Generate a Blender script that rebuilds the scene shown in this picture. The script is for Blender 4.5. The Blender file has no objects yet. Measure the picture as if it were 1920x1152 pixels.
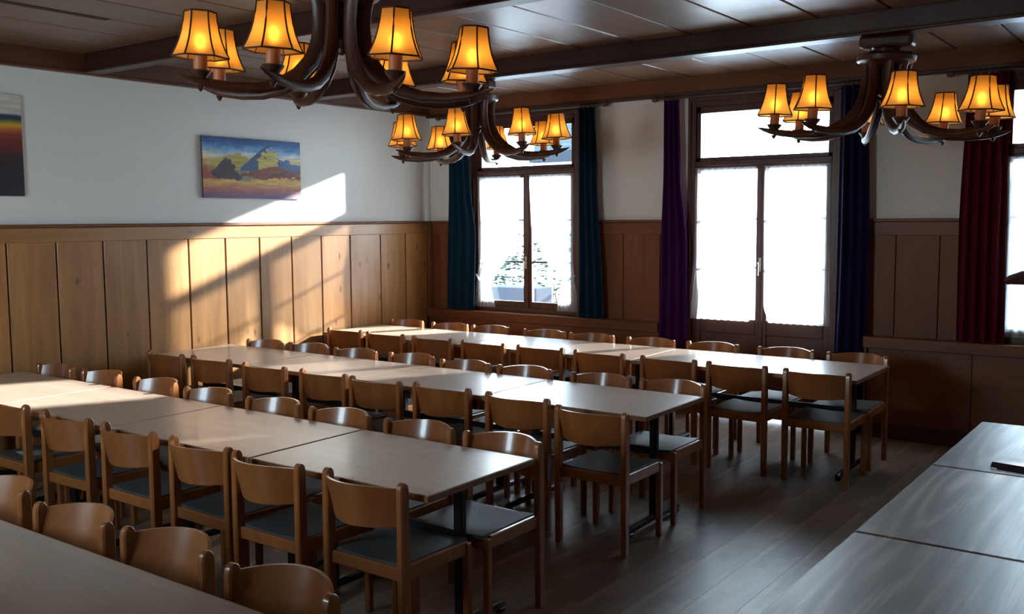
import bpy, bmesh, math, random
from mathutils import Matrix, Vector
random.seed(7)
PI = math.pi
S = bpy.context.scene
COL = S.collection

# ------------------------------------------------------------------ camera
cam_d = bpy.data.cameras.new('camera')
cam_d.sensor_fit = 'HORIZONTAL'
cam_d.sensor_width = 36.0
cam_d.lens = 1818.5 / 1920 * 36.0
cam_d.clip_start = 0.05
cam_d.clip_end = 300
cam = bpy.data.objects.new('camera', cam_d)
COL.objects.link(cam)
yaw, pitch, roll = math.radians(36.1947), math.radians(5.2052), math.radians(-0.3864)
fw = Vector((-math.sin(yaw) * math.cos(pitch), math.cos(yaw) * math.cos(pitch), -math.sin(pitch)))
ri = Vector((math.cos(yaw), math.sin(yaw), 0))
up = ri.cross(fw)
ri2 = ri * math.cos(roll) + up * math.sin(roll)
up2 = up * math.cos(roll) - ri * math.sin(roll)
M = Matrix((ri2, up2, -fw)).transposed().to_4x4()
M.translation = (0, 0, 1.9)
cam.matrix_world = M
S.camera = cam

# ------------------------------------------------------------------ world, sun, exposure
W = bpy.data.worlds.new('sky')
S.world = W
W.use_nodes = True
nt = W.node_tree
nt.nodes.clear()
wo = nt.nodes.new('ShaderNodeOutputWorld')
bg = nt.nodes.new('ShaderNodeBackground')
tc = nt.nodes.new('ShaderNodeTexCoord')
sx = nt.nodes.new('ShaderNodeSeparateXYZ')
rp = nt.nodes.new('ShaderNodeValToRGB')
nt.links.new(tc.outputs['Generated'], sx.inputs[0])
nt.links.new(sx.outputs['Z'], rp.inputs[0])
rp.color_ramp.elements[0].position = 0.0
rp.color_ramp.elements[0].color = (0.80, 0.93, 1.0, 1)
rp.color_ramp.elements[1].position = 0.9
rp.color_ramp.elements[1].color = (0.42, 0.66, 1.0, 1)
nt.links.new(rp.outputs[0], bg.inputs['Color'])
bg.inputs['Strength'].default_value = 16.0
nt.links.new(bg.outputs[0], wo.inputs[0])

sun_d = bpy.data.lights.new('sun', 'SUN')
sun_d.energy = 25.0
sun_d.angle = math.radians(1.5)
sun_d.color = (1.0, 0.97, 0.92)
sun = bpy.data.objects.new('sun', sun_d)
COL.objects.link(sun)
sun.rotation_euler = Vector((-0.53, -1.0, -0.35)).to_track_quat('-Z', 'Y').to_euler()
sun.location = (4, 20, 8)

S.view_settings.view_transform = 'Standard'
S.view_settings.look = 'None'
S.view_settings.gamma = 1.0
S.view_settings.use_curve_mapping = False
S.view_settings.exposure = 0.65
S.cycles.use_denoising = True
S.cycles.max_bounces = 10
S.cycles.diffuse_bounces = 5
S.cycles.transparent_max_bounces = 16
S.cycles.sample_clamp_indirect = 6.0
S.cycles.caustics_reflective = False
S.cycles.caustics_refractive = False

XL, YW, XR, YF = -7.46, 8.606, 3.6, -0.75      # inner faces of the four walls
ZC = 3.23                                      # ceiling boards
OPEN = {'window_1': (-6.81, -5.43, 0.87, 3.014), 'door_1': (-4.16, -2.745, 0.0, 3.014), 'window_2': (-1.478, -0.10, 0.87, 3.014), 'window_added': (1.20, 2.58, 0.87, 3.014)}
FRONT = (-5.20, -3.90, 1.35, 2.95)             # window in the wall behind the camera
for k, (a, b, c, d) in OPEN.items():           # sampling portals in the window wall openings
    L = bpy.data.lights.new('portal', 'AREA')
    L.shape = 'RECTANGLE'
    L.size, L.size_y = b - a, d - c
    L.cycles.is_portal = True
    o = bpy.data.objects.new('portal', L)
    COL.objects.link(o)
    o.location = ((a + b) / 2, YW + 0.33, (c + d) / 2)
    o.rotation_euler = (-PI / 2, 0, 0)

L = bpy.data.lights.new('portal', 'AREA')
L.shape = 'RECTANGLE'
L.size, L.size_y = FRONT[1] - FRONT[0], FRONT[3] - FRONT[2]
L.cycles.is_portal = True
o = bpy.data.objects.new('portal', L)
COL.objects.link(o)
o.location = ((FRONT[0] + FRONT[1]) / 2, YF - 0.23, (FRONT[2] + FRONT[3]) / 2)
o.rotation_euler = (PI / 2, 0, 0)

# ------------------------------------------------------------------ materials
def mat(name):
    m = bpy.data.materials.new(name)
    m.use_nodes = True
    n = m.node_tree.nodes
    return m, m.node_tree, n['Principled BSDF'], n['Material Output']

def plain(name, col, rough=0.5, metal=0.0, spec=0.5, bump=0.0, bscale=60):
    m, t, p, o = mat(name)
    p.inputs['Base Color'].default_value = (*col, 1)
    p.inputs['Roughness'].default_value = rough
    p.inputs['Metallic'].default_value = metal
    p.inputs['Specular IOR Level'].default_value = spec
    if bump:
        c = t.nodes.new('ShaderNodeTexCoord')
        z = t.nodes.new('ShaderNodeTexNoise')
        z.inputs['Scale'].default_value = bscale
        z.inputs['Detail'].default_value = 4
        b = t.nodes.new('ShaderNodeBump')
        b.inputs['Strength'].default_value = bump
        b.inputs['Distance'].default_value = 0.01
        t.links.new(c.outputs['Object'], z.inputs['Vector'])
        t.links.new(z.outputs['Fac'], b.inputs['Height'])
        t.links.new(b.outputs[0], p.inputs['Normal'])
    return m

def wood(name, c1, c2, along='z', rough=0.35, scale=9.0, knots=0.0, spec=0.5, vary=0.25, coat=0.0, bump=0.03, stretch=0.09, dark=None):
    m, t, p, o = mat(name)
    N, L = t.nodes, t.links
    tcd = N.new('ShaderNodeTexCoord')
    oi = N.new('ShaderNodeObjectInfo')
    mp = N.new('ShaderNodeMapping')
    sc = {'x': (stretch, 1, 1), 'y': (1, stretch, 1), 'z': (1, 1, stretch)}[along]
    mp.inputs['Scale'].default_value = sc
    ml = N.new('ShaderNodeMath'); ml.operation = 'MULTIPLY'; ml.inputs[1].default_value = 37.0
    cb = N.new('ShaderNodeCombineXYZ')
    L.new(oi.outputs['Random'], ml.inputs[0])
    for i in range(3):
        L.new(ml.outputs[0], cb.inputs[i])
    L.new(tcd.outputs['Object'], mp.inputs['Vector'])
    L.new(cb.outputs[0], mp.inputs['Location'])
    nz = N.new('ShaderNodeTexNoise')
    nz.inputs['Scale'].default_value = scale
    nz.inputs['Detail'].default_value = 6
    nz.inputs['Roughness'].default_value = 0.6
    nz.inputs['Distortion'].default_value = 0.6
    L.new(mp.outputs[0], nz.inputs['Vector'])
    r = N.new('ShaderNodeValToRGB')
    r.color_ramp.elements[0].position = 0.32
    r.color_ramp.elements[0].color = (*c1, 1)
    r.color_ramp.elements[1].position = 0.68
    r.color_ramp.elements[1].color = (*c2, 1)
    L.new(nz.outputs['Fac'], r.inputs[0])
    out = r.outputs[0]
    if knots:
        mk = N.new('ShaderNodeMapping')
        ks = {'x': (0.45, 1, 1), 'y': (1, 0.45, 1), 'z': (1, 1, 0.45)}[along]
        mk.inputs['Scale'].default_value = ks
        L.new(tcd.outputs['Object'], mk.inputs['Vector'])
        L.new(cb.outputs[0], mk.inputs['Location'])
        v = N.new('ShaderNodeTexVoronoi')
        v.inputs['Scale'].default_value = 6.5
        L.new(mk.outputs[0], v.inputs['Vector'])
        kr = N.new('ShaderNodeMapRange')
        kr.inputs['From Min'].default_value = 0.04
        kr.inputs['From Max'].default_value = 0.15
        kr.inputs['To Min'].default_value = knots
        kr.inputs['To Max'].default_value = 0.0
        L.new(v.outputs['Distance'], kr.inputs['Value'])
        mx = N.new('ShaderNodeMix'); mx.data_type = 'RGBA'
        mx.inputs['B'].default_value = (*(dark or (0.06, 0.025, 0.01)), 1)
        L.new(kr.outputs[0], mx.inputs['Factor'])
        L.new(out, mx.inputs['A'])
        out = mx.outputs['Result']
    hs = N.new('ShaderNodeHueSaturation')
    mr = N.new('ShaderNodeMapRange')
    mr.inputs['To Min'].default_value = 1 - vary
    mr.inputs['To Max'].default_value = 1 + vary
    L.new(oi.outputs['Random'], mr.inputs['Value'])
    L.new(mr.outputs[0], hs.inputs['Value'])
    L.new(out, hs.inputs['Color'])
    L.new(hs.outputs[0], p.inputs['Base Color'])
    p.inputs['Roughness'].default_value = rough
    p.inputs['Specular IOR Level'].default_value = spec
    p.inputs['Coat Weight'].default_value = coat
    p.inputs['Coat Roughness'].default_value = 0.15
    if bump:
        b = N.new('ShaderNodeBump')
        b.inputs['Strength'].default_value = bump
        b.inputs['Distance'].default_value = 0.01
        L.new(nz.outputs['Fac'], b.inputs['Height'])
        L.new(b.outputs[0], p.inputs['Normal'])
    return m

def strip_floor(name):
    """three-strip laminate print: short staggered blocks of slightly different tone"""
    m = wood(name, (0.165, 0.11, 0.08), (0.235, 0.163, 0.12), 'y', 0.40, 10, vary=0.10, stretch=0.14)
    t = m.node_tree
    N, L = t.nodes, t.links
    p = N['Principled BSDF']
    tcd = N.new('ShaderNodeTexCoord')
    mp = N.new('ShaderNodeMapping')
    mp.inputs['Rotation'].default_value = (0, 0, PI / 2)
    L.new(tcd.outputs['Object'], mp.inputs['Vector'])
    oi = N.new('ShaderNodeObjectInfo')
    br = N.new('ShaderNodeTexBrick')
    br.inputs['Color1'].default_value = (0.70, 0.70, 0.72, 1)
    br.inputs['Color2'].default_value = (1.28, 1.26, 1.22, 1)
    br.inputs['Mortar'].default_value = (0.9, 0.9, 0.9, 1)
    br.inputs['Scale'].default_value = 1.0
    br.inputs['Mortar Size'].default_value = 0.0008
    br.inputs['Brick Width'].default_value = 0.42
    br.inputs['Row Height'].default_value = 0.0753
    br.inputs['Bias'].default_value = 0.0
    L.new(mp.outputs[0], br.inputs['Vector'])
    mx = N.new('ShaderNodeMix'); mx.data_type = 'RGBA'; mx.blend_type = 'MULTIPLY'
    mx.inputs['Factor'].default_value = 1.0
    src = p.inputs['Base Color'].links[0].from_socket
    L.new(src, mx.inputs['A']); L.new(br.outputs['Color'], mx.inputs['B'])
    L.new(mx.outputs['Result'], p.inputs['Base Color'])
    return m

def limed_oak(name):
    m, t, p, o = mat(name)
    N, L = t.nodes, t.links
    tcd = N.new('ShaderNodeTexCoord')
    mp = N.new('ShaderNodeMapping')
    mp.inputs['Scale'].default_value = (0.11, 1.0, 1.0)
    L.new(tcd.outputs['Object'], mp.inputs['Vector'])
    w0 = N.new('ShaderNodeTexNoise')
    w0.inputs['Scale'].default_value = 2.6
    w0.inputs['Detail'].default_value = 1.5
    L.new(mp.outputs[0], w0.inputs['Vector'])
    w1 = N.new('ShaderNodeMath'); w1.operation = 'MULTIPLY'; w1.inputs[1].default_value = 70.0
    w2 = N.new('ShaderNodeMath'); w2.operation = 'SINE'
    w = N.new('ShaderNodeMath'); w.operation = 'MULTIPLY_ADD'; w.inputs[1].default_value = 0.5; w.inputs[2].default_value = 0.5
    L.new(w0.outputs['Fac'], w1.inputs[0]); L.new(w1.outputs[0], w2.inputs[0]); L.new(w2.outputs[0], w.inputs[0])
    mp2 = N.new('ShaderNodeMapping')
    mp2.inputs['Scale'].default_value = (0.03, 1.0, 1.0)
    L.new(tcd.outputs['Object'], mp2.inputs['Vector'])
    z = N.new('ShaderNodeTexNoise')
    z.inputs['Scale'].default_value = 90
    z.inputs['Detail'].default_value = 4
    L.new(mp2.outputs[0], z.inputs['Vector'])
    a = N.new('ShaderNodeMath'); a.operation = 'MULTIPLY'; a.inputs[1].default_value = 0.55
    b = N.new('ShaderNodeMath'); b.operation = 'MULTIPLY_ADD'; b.inputs[1].default_value = 0.5
    L.new(z.outputs['Fac'], a.inputs[0])
    L.new(w.outputs[0], b.inputs[0])
    L.new(a.outputs[0], b.inputs[2])
    r = N.new('ShaderNodeValToRGB')
    r.color_ramp.elements[0].position = 0.18
    r.color_ramp.elements[0].color = (0.055, 0.036, 0.030, 1)
    r.color_ramp.elements[1].position = 0.92
    r.color_ramp.elements[1].color = (0.46, 0.42, 0.39, 1)
    e = r.color_ramp.elements.new(0.62); e.color = (0.19, 0.148, 0.13, 1)
    L.new(b.outputs[0], r.inputs[0])
    L.new(r.outputs[0], p.inputs['Base Color'])
    rr = N.new('ShaderNodeMapRange')
    rr.inputs['To Min'].default_value = 0.42
    rr.inputs['To Max'].default_value = 0.36
    L.new(b.outputs[0], rr.inputs['Value'])
    L.new(rr.outputs[0], p.inputs['Roughness'])
    bm_ = N.new('ShaderNodeBump')
    bm_.inputs['Strength'].default_value = 0.06
    bm_.inputs['Distance'].default_value = 0.004
    L.new(z.outputs['Fac'], bm_.inputs['Height'])
    L.new(bm_.outputs[0], p.inputs['Normal'])
    return m

def translucent(name, col, trans, diff, clear, rough_noise=0.0):
    """thin cloth: part diffuse, part translucent, part open weave"""
    m = bpy.data.materials.new(name)
    m.use_nodes = True
    t = m.node_tree
    t.nodes.clear()
    N, L = t.nodes, t.links
    o = N.new('ShaderNodeOutputMaterial')
    d = N.new('ShaderNodeBsdfDiffuse')
    tr = N.new('ShaderNodeBsdfTranslucent')
    tp = N.new('ShaderNodeBsdfTransparent')
    d.inputs['Color'].default_value = (*col, 1)
    tr.inputs['Color'].default_value = (*col, 1)
    m1 = N.new('ShaderNodeMixShader')
    m1.inputs[0].default_value = trans / (trans + diff)
    L.new(d.outputs[0], m1.inputs[1])
    L.new(tr.outputs[0], m1.inputs[2])
    m2 = N.new('ShaderNodeMixShader')
    m2.inputs[0].default_value = clear
    L.new(m1.outputs[0], m2.inputs[1])
    L.new(tp.outputs[0], m2.inputs[2])
    L.new(m2.outputs[0] if clear else m1.outputs[0], o.inputs[0])
    return m

def parchment(name, col):
    m = bpy.data.materials.new(name)
    m.use_nodes = True
    t = m.node_tree
    t.nodes.clear()
    N, L = t.nodes, t.links
    o = N.new('ShaderNodeOutputMaterial')
    d = N.new('ShaderNodeBsdfDiffuse'); d.inputs['Color'].default_value = (col[0] * 0.7, col[1] * 0.7, col[2] * 0.7, 1)
    tr = N.new('ShaderNodeBsdfTranslucent'); tr.inputs['Color'].default_value = (*col, 1)
    rf = N.new('ShaderNodeBsdfRefraction'); rf.inputs['Color'].default_value = (*[min(1, c * 1.05) for c in col], 1)
    rf.inputs['Roughness'].default_value = 1.0
    rf.inputs['IOR'].default_value = 1.25
    a = N.new('ShaderNodeMixShader'); a.inputs[0].default_value = 0.55
    L.new(d.outputs[0], a.inputs[1]); L.new(tr.outputs[0], a.inputs[2])
    b = N.new('ShaderNodeMixShader'); b.inputs[0].default_value = 0.13
    L.new(a.outputs[0], b.inputs[1]); L.new(rf.outputs[0], b.inputs[2])
    L.new(b.outputs[0], o.inputs[0])
    return m

def glass_mat():
    m = bpy.data.materials.new('window_glass')
    m.use_nodes = True
    t = m.node_tree
    t.nodes.clear()
    N, L = t.nodes, t.links
    o = N.new('ShaderNodeOutputMaterial')
    g = N.new('ShaderNodeBsdfGlossy'); g.inputs['Roughness'].default_value = 0.02
    tp = N.new('ShaderNodeBsdfTransparent'); tp.inputs['Color'].default_value = (0.94, 0.97, 0.97, 1)
    f = N.new('ShaderNodeFresnel'); f.inputs['IOR'].default_value = 1.45
    x = N.new('ShaderNodeMixShader')
    L.new(f.outputs[0], x.inputs[0])
    L.new(tp.outputs[0], x.inputs[1])
    L.new(g.outputs[0], x.inputs[2])
    L.new(x.outputs[0], o.inputs[0])
    return m

def emit(name, col, s):
    m = bpy.data.materials.new(name)
    m.use_nodes = True
    t = m.node_tree
    t.nodes.clear()
    o = t.nodes.new('ShaderNodeOutputMaterial')
    e = t.nodes.new('ShaderNodeEmission')
    e.inputs[0].default_value = (*col, 1)
    e.inputs[1].default_value = s
    t.links.new(e.outputs[0], o.inputs[0])
    return m

def velvet(name, col):
    m, t, p, o = mat(name)
    p.inputs['Base Color'].default_value = (*col, 1)
    p.inputs['Roughness'].default_value = 0.85
    p.inputs['Specular IOR Level'].default_value = 0.15
    p.inputs['Sheen Weight'].default_value = 0.35
    p.inputs['Sheen Roughness'].default_value = 0.4
    p.inputs['Sheen Tint'].default_value = (*[min(1, c * 3 + .03) for c in col], 1)
    return m

def painted(name):
    m, t, p, o = mat(name)
    a = t.nodes.new('ShaderNodeVertexColor')
    a.layer_name = 'paint'
    t.links.new(a.outputs['Color'], p.inputs['Base Color'])
    p.inputs['Roughness'].default_value = 0.6
    return m

MT = {
    'plaster': plain('white_plaster', (0.74, 0.75, 0.74), 0.9, spec=0.2, bump=0.08, bscale=45),
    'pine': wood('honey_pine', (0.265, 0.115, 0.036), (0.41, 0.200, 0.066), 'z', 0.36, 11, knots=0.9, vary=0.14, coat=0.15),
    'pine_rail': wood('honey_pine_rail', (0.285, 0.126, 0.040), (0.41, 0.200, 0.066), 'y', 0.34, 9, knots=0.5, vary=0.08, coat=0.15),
    'pine_rail_x': wood('shaded_pine_rail_x', (0.14, 0.045, 0.015), (0.21, 0.075, 0.026), 'x', 0.46, 9, knots=0.3, vary=0.08, spec=0.35),  # pine rails of the backlit wall, their shade put into the colour
    'pine_back': wood('shaded_pine', (0.13, 0.045, 0.017), (0.20, 0.075, 0.028), 'z', 0.5, 9, knots=0.4, vary=0.1, spec=0.3),  # same pine as the left wall, darkened in colour for backlight
    'groove': plain('groove_shadow_wood', (0.05, 0.02, 0.012), 0.8),
    'frame': wood('dark_window_frame', (0.055, 0.018, 0.012), (0.085, 0.029, 0.019), 'z', 0.4, 12, vary=0.04),
    'beam': wood('dark_beam', (0.032, 0.010, 0.006), (0.06, 0.019, 0.011), 'x', 0.42, 10, vary=0.05),
    'cornice': wood('cornice_wood', (0.075, 0.027, 0.013), (0.13, 0.046, 0.022), 'y', 0.45, 10, vary=0.05),
    'ceil': wood('ceiling_board', (0.15, 0.085, 0.054), (0.24, 0.145, 0.095), 'y', 0.34, 7, knots=0.5, vary=0.15, dark=(0.04, 0.02, 0.012)),
    'floor': strip_floor('laminate_floor'),
    'laminate': wood('beech_laminate', (0.47, 0.345, 0.265), (0.55, 0.415, 0.325), 'x', 0.36, 14, vary=0.05, bump=0.01, spec=0.8, coat=0.3),
    'edge': wood('table_edge_wood', (0.20, 0.085, 0.032), (0.28, 0.125, 0.048), 'x', 0.4, 14, vary=0.05),
    'oak': limed_oak('limed_oak_laminate'),
    'chair': wood('lacquered_beech', (0.27, 0.085, 0.021), (0.36, 0.125, 0.034), 'z', 0.3, 12, vary=0.10, bump=0.01, coat=0.7),
    'seat': plain('grey_seat_fabric', (0.062, 0.066, 0.066), 0.5, spec=0.7, bump=0.25, bscale=260),
    'black': plain('black_steel', (0.012, 0.012, 0.015), 0.3, 0.0, 0.5),
    'glass': glass_mat(),
    'sheer': translucent('sheer_voile', (0.94, 0.95, 0.96), 0.72, 0.28, 0.30),
    'teal': velvet('teal_velvet', (0.004, 0.026, 0.052)),
    'purple': velvet('purple_velvet', (0.045, 0.005, 0.065)),
    'navy': velvet('navy_velvet', (0.009, 0.007, 0.040)),
    'red': velvet('red_velvet', (0.095, 0.004, 0.010)),
    'horn': wood('carved_walnut', (0.040, 0.012, 0.007), (0.08, 0.027, 0.015), 'z', 0.42, 18, vary=0.1, coat=0.0),
    'shade': parchment('parchment_shade', (0.90, 0.50, 0.13)),
    'trim': plain('shade_braid', (0.07, 0.018, 0.008), 0.8),
    'candle': plain('candle_tube', (0.40, 0.15, 0.055), 0.5),
    'bulb': emit('lit_bulb', (1.0, 0.60, 0.20), 15.0),
    'paint': painted('oil_paint'),
    'canvas': plain('canvas_side', (0.10, 0.09, 0.085), 0.9),
    'paper': plain('leaflet_paper', (0.62, 0.63, 0.64), 0.45),
    'print': plain('flap_shade', (0.045, 0.022, 0.035), 0.5),  # flap colour holds the shade under the raised near edge
    'brass': plain('dull_metal', (0.55, 0.52, 0.48), 0.35, 1.0),
    'iron': plain('dark_rod', (0.07, 0.045, 0.03), 0.35),
    'snow': plain('pale_terrace', (0.42, 0.43, 0.44), 0.9),
    'whitepaint': plain('white_paint', (0.80, 0.82, 0.84), 0.6),
    'greypanel': plain('grey_panel', (0.020, 0.024, 0.032), 0.8, spec=0.1),
    'leaf': wood('hedge_leaf', (0.004, 0.014, 0.009), (0.022, 0.045, 0.030), 'z', 0.8, 3, vary=0.0, bump=0, spec=0.1),
    'bark': plain('bark', (0.09, 0.06, 0.04), 0.9),
    'siding': plain('blue_grey_siding', (0.034, 0.045, 0.054), 0.8, spec=0.1),
    'fascia': plain('grey_fascia', (0.013, 0.016, 0.021), 0.8, spec=0.1),
    'needle': plain('spruce_needles', (0.02, 0.055, 0.03), 0.8),
}

# ------------------------------------------------------------------ helpers
def add_box(bm, c, s, bev=0.0, seg=1):
    r = bmesh.ops.create_cube(bm, size=1.0)
    vs = r['verts']
    for v in vs:
        v.co = Vector((v.co.x * s[0] + c[0], v.co.y * s[1] + c[1], v.co.z * s[2] + c[2]))
    if bev:
        es = {e for v in vs for e in v.link_edges}
        bmesh.ops.bevel(bm, geom=list(es), offset=bev, segments=seg, affect='EDGES', profile=0.5)

def box_range(bm, x0, x1, y0, y1, z0, z1, bev=0.0):
    add_box(bm, ((x0 + x1) / 2, (y0 + y1) / 2, (z0 + z1) / 2), (x1 - x0, y1 - y0, z1 - z0), bev)

def add_tube(bm, pts, rad, n=10, close=True, squash=None):
    """sweep a round section along a list of points, one radius per point"""
    pts = [Vector(p) for p in pts]
    rings = []
    ref = Vector((0, 0, 1))
    for i, p in enumerate(pts):
        t = (pts[min(i + 1, len(pts) - 1)] - pts[max(i - 1, 0)]).normalized()
        a = ref if abs(t.dot(ref)) < 0.98 else Vector((1, 0, 0))
        if squash is not None:
            a = squash
        u = t.cross(a).normalized()
        w = u.cross(t).normalized()
        r = rad[i] if isinstance(rad, (list, tuple)) else rad
        rings.append([bm.verts.new(p + u * (r * math.cos(2 * PI * k / n)) + w * (r * math.sin(2 * PI * k / n))) for k in range(n)])
    for i in range(len(rings) - 1):
        for k in range(n):
            bm.faces.new((rings[i][k], rings[i][(k + 1) % n], rings[i + 1][(k + 1) % n], rings[i + 1][k]))
    if close:
        bm.faces.new(list(reversed(rings[0])))
        bm.faces.new(rings[-1])

def add_lathe(bm, prof, n=16, c=(0, 0)):
    rings = []
    for r, z in prof:
        rings.append([bm.verts.new((c[0] + r * math.cos(2 * PI * k / n), c[1] + r * math.sin(2 * PI * k / n), z)) for k in range(n)])
    for i in range(len(rings) - 1):
        for k in range(n):
            bm.faces.new((rings[i][k], rings[i][(k + 1) % n], rings[i + 1][(k + 1) % n], rings[i + 1][k]))
    bm.faces.new(list(reversed(rings[0])))
    bm.faces.new(rings[-1])

def mesh(name, bm, m, smooth=False):
    bmesh.ops.recalc_face_normals(bm, faces=bm.faces[:])
    me = bpy.data.meshes.new(name)
    bm.to_mesh(me)
    bm.free()
    me.materials.append(m)
    if smooth:
        for p in me.polygons:
            p.use_smooth = True
        try:
            me.set_sharp_from_angle(angle=math.radians(32))
        except Exception:
            pass
    return me

def place(name, me, parent=None, loc=(0, 0, 0), rot=(0, 0, 0)):
    o = bpy.data.objects.new(name, me)
    COL.objects.link(o)
    o.location = loc
    o.rotation_euler = rot
    if parent:
        o.parent = parent
    return o

def obj(name, bm, m, parent=None, loc=(0, 0, 0), rot=(0, 0, 0), smooth=False):
    return place(name, mesh(name, bm, m, smooth), parent, loc, rot)

def tag(o, label=None, cat=None, group=None, kind=None):
    if label: o['label'] = label
    if cat: o['category'] = cat
    if group: o['group'] = group
    if kind: o['kind'] = kind
    return o

def thing(name, label, cat, loc=(0, 0, 0), rz=0, group=None, kind=None):
    o = bpy.data.objects.new(name, None)
    o.empty_display_size = 0.1
    COL.objects.link(o)
    o.location = loc
    o.rotation_euler = (0, 0, rz)
    return tag(o, label, cat, group, kind)

def copy_tree(o, parent=None):
    c = o.copy()
    COL.objects.link(c)
    if parent: c.parent = parent
    for ch in list(o.children):
        copy_tree(ch, c)
    return c

def box_obj(name, rng, m, parent=None, bev=0.0):
    bm = bmesh.new()
    x0, x1, y0, y1, z0, z1 = rng
    c = ((x0 + x1) / 2, (y0 + y1) / 2, (z0 + z1) / 2)
    add_box(bm, (0, 0, 0), (x1 - x0, y1 - y0, z1 - z0), bev)
    return obj(name, bm, m, parent, c)

def sheet(name, m, zs, xl, xr, yf, n=60, parent=None):
    """cloth grid hanging in x-z, depth yf(u, z)"""
    bm = bmesh.new()
    rows = []
    for z in zs:
        a, b = xl(z), xr(z)
        rows.append([bm.verts.new((a + (b - a) * i / n, yf(i / n, z), z)) for i in range(n + 1)])
    for j in range(len(rows) - 1):
        for i in range(n):
            bm.faces.new((rows[j][i], rows[j][i + 1], rows[j + 1][i + 1], rows[j + 1][i]))
    return obj(name, bm, m, parent, smooth=True)

def lerp_table(tab):
    def f(z):
        if z >= tab[0][0]: return tab[0][1]
        for (z0, v0), (z1, v1) in zip(tab, tab[1:]):
            if z >= z1:
                t = (z0 - z) / (z0 - z1)
                t = t * t * (3 - 2 * t)
                return v0 + (v1 - v0) * t
        return tab[-1][1]
    return f

def zrange(a, b, n):
    return [a + (b - a) * i / n for i in range(n + 1)]

# ================================================================== ROOM SHELL
# floor: base slab and laminate planks running towards the windows
floor = box_obj('floor', (XL - 0.3, XR + 0.3, YF - 0.3, YW + 0.3, -0.2, -0.006), MT['groove'])
tag(floor, 'grey-brown laminate floor of short planks under the tables', 'floor', kind='structure')
bm = bmesh.new()
PW, PL = 0.226, 1.45
add_box(bm, (0, 0, -0.005), (PW - 0.0012, PL - 0.0012, 0.01), 0.0)
plank_me = mesh('plank', bm, MT['floor'])
fl_loc = floor.location.copy()
nx = int(math.ceil((XR - XL) / PW))
for i in range(nx):
    off = (i * 0.37) % 1.0 * PL
    y = -0.75 - off
    while y < YW:
        cy = y + PL / 2
        if cy + PL / 2 > -0.5:
            y0, y1 = max(cy - PL / 2, YF), min(cy + PL / 2, YW)
            o = place('plank', plank_me, floor, Vector((XL + PW * (i + 0.5), (y0 + y1) / 2, 0)) - fl_loc)
            o.scale = (1, (y1 - y0) / PL, 1)
        y += PL

# left wall
wl = box_obj('wall_left', (XL - 0.25, XL, YF, YW + 0.3, 0, ZC + 0.1), MT['plaster'])
tag(wl, 'left wall, white plaster above honey pine wainscot', 'wall', kind='structure')
def child_box(name, rng, m, parent, bev=0.0):
    o = box_obj(name, rng, m, parent, bev)
    o.location = o.location - parent.location
    return o
joints = [-0.75, -0.4, 0.0, 0.41, 0.82, 1.22, 1.63, 2.04, 2.45, 2.86, 3.27, 3.679, 4.07, 4.469, 4.872, 5.287, 5.683, 6.078, 6.474, 6.868, 7.274, 7.732, 8.136, 8.5]
child_box('wainscot_backing', (XL, XL + 0.006, YF, YW, 0, 1.86), MT['groove'], wl)
for a, b in zip(joints, joints[1:]):
    child_box('board', (XL + 0.006, XL + 0.024 + random.uniform(0, .002), a + 0.007, b - 0.007, 0.12, 1.742), MT['pine'], wl, 0.0035)
child_box('corner_board', (XL + 0.004, XL + 0.04, 8.505, YW, 0.0, 1.86), MT['pine_back'], wl, 0.003)
child_box('wainscot_rail', (XL, XL + 0.032, YF, 8.5, 1.738, 1.853), MT['pine_rail'], wl, 0.004)
child_box('wainscot_cap', (XL, XL + 0.05, YF, YW, 1.853, 1.880), MT['pine_back'], wl, 0.006)
bbl = box_obj('baseboard_left', (XL, XL + 0.03, YF, 8.48, 0, 0.125), MT['pine_rail'], None, 0.004)
tag(bbl, 'pine baseboard along the left wall', 'baseboard', kind='structure')

# window wall with its three openings and one added for brightness
bm = bmesh.new()
TH = 0.30
xs = [XL]
for k in ('window_1', 'door_1', 'window_2', 'window_added'):
    xs += OPEN[k][:2]
xs.append(XR)
for i in range(0, 10, 2):
    box_range(bm, xs[i], xs[i + 1], YW, YW + TH, 0, ZC + 0.1)
for k, (a, b, c, d) in OPEN.items():
    box_range(bm, a, b, YW, YW + TH, d, ZC + 0.1)
    if c > 0:
        box_range(bm, a, b, YW, YW + TH, 0, c)
wb = obj('wall_back', bm, MT['plaster'])
tag(wb, 'window wall, white plaster above pine wainscot darkened for backlight', 'wall', kind='structure')
segs = [(XL + 0.04, -6.83, [-7.02]), (-5.41, -4.185, [-5.25, -4.885, -4.47]), (-2.725, -1.498, [-2.55, -2.236, -1.887]), (-0.08, 1.18, [0.3, 0.7]), (2.60, XR, [3.0])]
for a, b, js in segs:
    child_box('wainscot_backing', (a, b, YW - 0.006, YW, 0.87, 1.86), MT['groove'], wb)
    ed = [a] + js + [b]
    for p, q in zip(ed, ed[1:]):
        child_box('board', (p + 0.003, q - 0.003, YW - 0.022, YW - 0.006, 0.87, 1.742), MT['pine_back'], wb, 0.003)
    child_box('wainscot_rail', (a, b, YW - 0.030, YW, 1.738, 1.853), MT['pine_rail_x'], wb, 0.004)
    child_box('wainscot_cap', (a, b, YW - 0.045, YW, 1.853, 1.880), MT['pine_rail_x'], wb, 0.006)
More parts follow.
